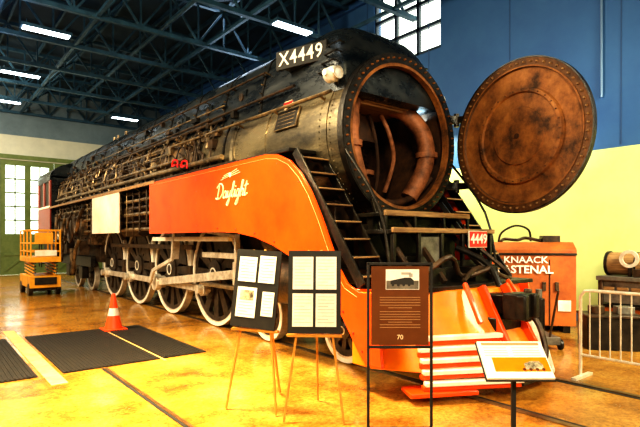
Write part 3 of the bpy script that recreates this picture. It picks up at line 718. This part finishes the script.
e=empty('jobsite_tool_chest',(3.78,.22,0),radians(-50))
b=MB('chest_body',e,('toolbox','black','dpipe'),bevel=.015)
b.box((0,0,.78),(1.5,.85,1.3),'toolbox'); b.box((0,0,.07),(1.4,.12,.14),'black'); b.box((-.6,0,.07),(.12,.8,.14),'black'); b.box((.6,0,.07),(.12,.8,.14),'black')
b.prism([(-.43,1.43),(.43,1.43),(.43,1.66),(-.2,1.66),(-.43,1.52)],lambda p,q,t:(t,p,q),-.76,.76,'toolbox')
b.box((0,-.435,1.44),(1.52,.02,.04),'black'); b.box((.3,-.43,.74),(.015,.02,1.2),'black')
for x in(.2,.42): b.box((x,-.445,.85),(.06,.04,.16),'dpipe')
b.box((.55,-.44,.5),(.22,.01,.2),'white'); b.box((-.3,-.44,.45),(.4,.01,.3),'black')
for sx in(-1,1): b.tube([(sx*.76,-.1,.9),(sx*.83,-.1,.9),(sx*.83,.1,.9),(sx*.76,.1,.9)],.015,6,'black',1)
b.tube([(-.5,-.1,1.67),(-.4,.1,1.72),(-.2,-.1,1.7),(0,.15,1.74),(.2,-.1,1.69),(.35,.1,1.7)],.03,8,'dpipe')
b.tube([(-.5,.2,1.67),(-.45,.1,1.85),(-.2,.1,1.98),(.05,.15,1.9),(.1,.2,1.68)],.02,8,'black')
b.box((.4,0,1.72),(.3,.3,.12),'dpipe'); b.done()
text('chest_lettering','KNAACK',e,(-.12,-.452,1.33),R_NEGY,.17,'textw',sx=1.1,off=.003)
text('chest_lettering_large','FASTENAL',e,(-.13,-.452,1.15),R_NEGY,.20,'textw',sx=1.05,off=.005)

e=empty('workbench',(4.78,-1.62,0),radians(-90))
b=MB('bench_frame',e,('dpipe','black','tan','conduit','toolgrey'),bevel=.01)
b.box((0,0,1.0),(1.7,.75,.08),'toolgrey'); b.box((0,0,.5),(1.6,.7,.06),'black')
for x in(-.78,0,.78):
    for y in(-.32,.32): b.box((x,y,.5),(.08,.08,.98),'dpipe')
b.box((-.42,0,.76),(.7,.6,.42),'toolgrey'); b.box((.4,0,.72),(.7,.6,.36),'black'); b.box((-.4,-.02,.28),(.7,.6,.38),'toolbox'); b.box((.42,-.05,.25),(.6,.5,.34),'dpipe')
for x in(-.65,-.42,-.19): b.box((x,-.31,.8),(.19,.02,.1),'tan')
b.box((.3,-.32,.75),(.3,.02,.2),'toolblue')
b.box((-.1,-.25,1.11),(.3,.16,.14),'dpipe'); b.box((.55,.1,1.2),(.3,.3,.3),'toolblue'); b.done()
b=MB('air_drum',e,('tan','black','conduit')); b.cyl((-.75,.05,1.26),(.2,.05,1.26),.21,n=24,m='tan'); b.cyl((-.8,.05,1.26),(-.75,.05,1.26),.23,n=24,m='black'); b.cyl((.2,.05,1.26),(.25,.05,1.26),.23,n=24,m='black'); b.cyl((-.3,.05,1.26),(-.27,.05,1.26),.22,n=24,m='black')
b.lathe([(.10,-.001),(.16,-.001),(.16,.03),(.10,.03)],(-.35,-.2,1.36),(0,-1,0),24,'galv',closed=True); b.box((-.35,-.18,1.15),(.05,.05,.25),'black'); b.tube([(.3,.1,1.1),(.4,-.2,1.3),(.6,-.2,1.15),(.75,-.3,.9)],.03,8,'black'); b.done()
e=empty('parts_bin',(3.15,-1.5,0),radians(-50))
b=MB('bin_body',e,('black','dpipe'),bevel=.01); b.box((0,0,.25),(.8,.5,.5)); b.box((0,0,.52),(.84,.55,.04),'dpipe'); b.cyl((-.2,0,.54),(-.2,0,.66),.12,n=16,m='dpipe'); b.box((.2,0,.6),(.25,.2,.12),'toolgrey'); b.done()
e=empty('wheeled_jack',(2.45,-.75,0),radians(-40))
b=MB('jack_body',e,('dpipe','toolgrey','black'),bevel=.008)
b.box((0,0,.14),(.3,.7,.12),'toolgrey'); b.cyl((0,.1,.2),(0,.1,.75),.09,n=16,m='black'); b.cyl((0,.1,.75),(0,.1,.9),.05,n=12,m='toolgrey'); b.beam((0,-.3,.18),(0,-.6,.95),.03,.03,'dpipe')
for sx in(-1,1):
    for y in(-.28,.28): b.cyl((sx*.15,y,.08),(sx*.2,y,.08),.08,n=16,m='black')
b.done()
b=MB('wall_conduit',mats=('conduit',)); b.cyl((XW-.05,-.45,4.6),(XW-.05,-.45,8.9),.025,n=10); b.done()

e=empty('scissor_lift',(-2.35,13.3,0),0)
b=MB('lift_base',e,('yellow','black','dpipe'),bevel=.012)
b.box((0,0,.42),(.85,1.9,.36),'yellow'); b.box((0,0,.2),(.6,1.6,.12),'black')
for sx in(-1,1):
    for y in(-.7,.7): b.cyl((sx*.32,y,.19),(sx*.44,y,.19),.19,n=20,m='black')
for k in range(4):
    z0=.62+k*.1
    for sx in(-.3,.3): b.beam((sx,-.8,z0),(sx,.8,z0+.08),.04,.05,'yellow'); b.beam((sx+.05,.8,z0),(sx+.05,-.8,z0+.08),.04,.05,'dpipe')
b.box((0,0,1.10),(.85,1.95,.16),'yellow')
for sx in(-.4,.4):
    for y in(-.95,-.32,.32,.95): b.box((sx,y,1.55),(.045,.045,.95),'yellow')
    for z in(1.35,1.6,2.0): b.box((sx,0,z),(.035,1.92,.045),'yellow')
for y in(-.95,.95):
    for z in(1.35,1.6,2.0): b.box((0,y,z),(.82,.035,.045),'yellow')
b.box((-.05,-.98,1.75),(.5,.06,.35),'yellow'); b.box((0,-.97,.45),(.6,.04,.22),'black'); b.box((0,-1.0,1.3),(.6,.04,.18),'white')
b.done()

# ------------------------------------------------------------ lights
def area(name,loc,target,sx,sy,power,col,shape='RECTANGLE',spread=None):
    l=bpy.data.lights.new(name,'AREA'); l.shape=shape; l.size=sx; l.size_y=sy; l.energy=power; l.color=col
    if spread: l.spread=spread
    o=bpy.data.objects.new(name,l); COL.objects.link(o); o.location=loc
    d=Vector(target)-Vector(loc); o.rotation_euler=d.to_track_quat('-Z','Y').to_euler(); return o
area('lamp_bay_left',(-7.5,5.5,6.8),(-1.6,5.0,1.6),1.2,7,1150,(1.0,.84,.56))
area('key_front',(-6.8,-7.6,6.2),(-1.2,.5,1.8),1.6,1.4,680,(1.0,.84,.56))  # unseen key light added behind the camera, aimed at the locomotive front
area('fill_aisle_pool',(-3.9,.8,6.9),(-3.1,.6,0),1.2,1.2,330,(1.0,.82,.45),spread=radians(70))  # added spot without a fixture, makes the bright pool on the aisle floor
area('fill_smokebox',(-1.5,-9.5,4.2),(.3,.5,3.0),1.0,1.0,170,(1.0,.84,.60))  # extra front fill, added so light reaches into the open smokebox
area('fill_right_wall',(3.0,-6.2,5.2),(4.9,-1.0,.8),2.0,2.0,300,(1.0,.94,.66),spread=radians(110))  # off-frame fill added to brighten the lower right wall, upper wall left dark
area('fill_wall_low',(4.5,3.0,4.3),(5.0,3.5,0),.6,5,210,(1.0,.95,.60))  # added downward fill, lifts the lower part of the right wall
area('lamp_bay_rear',(-6.0,17,7.0),(-2,20,1),4,6,800,(1.0,.92,.74))
area('fill_blue_ceiling_1',(-6,7,7.2),(-6,7,10),6,14,230,(.20,.58,1.0))  # unseen blue fill pointing up, added to tint roof and trusses
area('fill_wall_wash',(4.75,.5,3.2),(5.05,.5,6.0),.25,8,95,(.55,.85,1.0))  # added fill with no fixture, fades the blue wall from pale to navy
area('lamp_high_back',(3.5,11,7.2),(0,8,3),2,8,170,(.7,.85,1.0))

w=bpy.data.worlds.new('World'); S.world=w; w.use_nodes=True
bg=w.node_tree.nodes['Background']; bg.inputs[0].default_value=(.88,.98,.84,1); bg.inputs[1].default_value=3.0

cam=bpy.data.cameras.new('camera'); co=bpy.data.objects.new('camera',cam); COL.objects.link(co)
co.location=(-5.36,-4.80,1.70); co.rotation_euler=(pi/2,0,radians(-38.7)); cam.lens=28.125; cam.sensor_width=36; cam.shift_y=.0414
cam.clip_end=200
S.camera=co
S.view_settings.view_transform='Standard'
S.view_settings.look='High Contrast'
S.view_settings.exposure=0.1
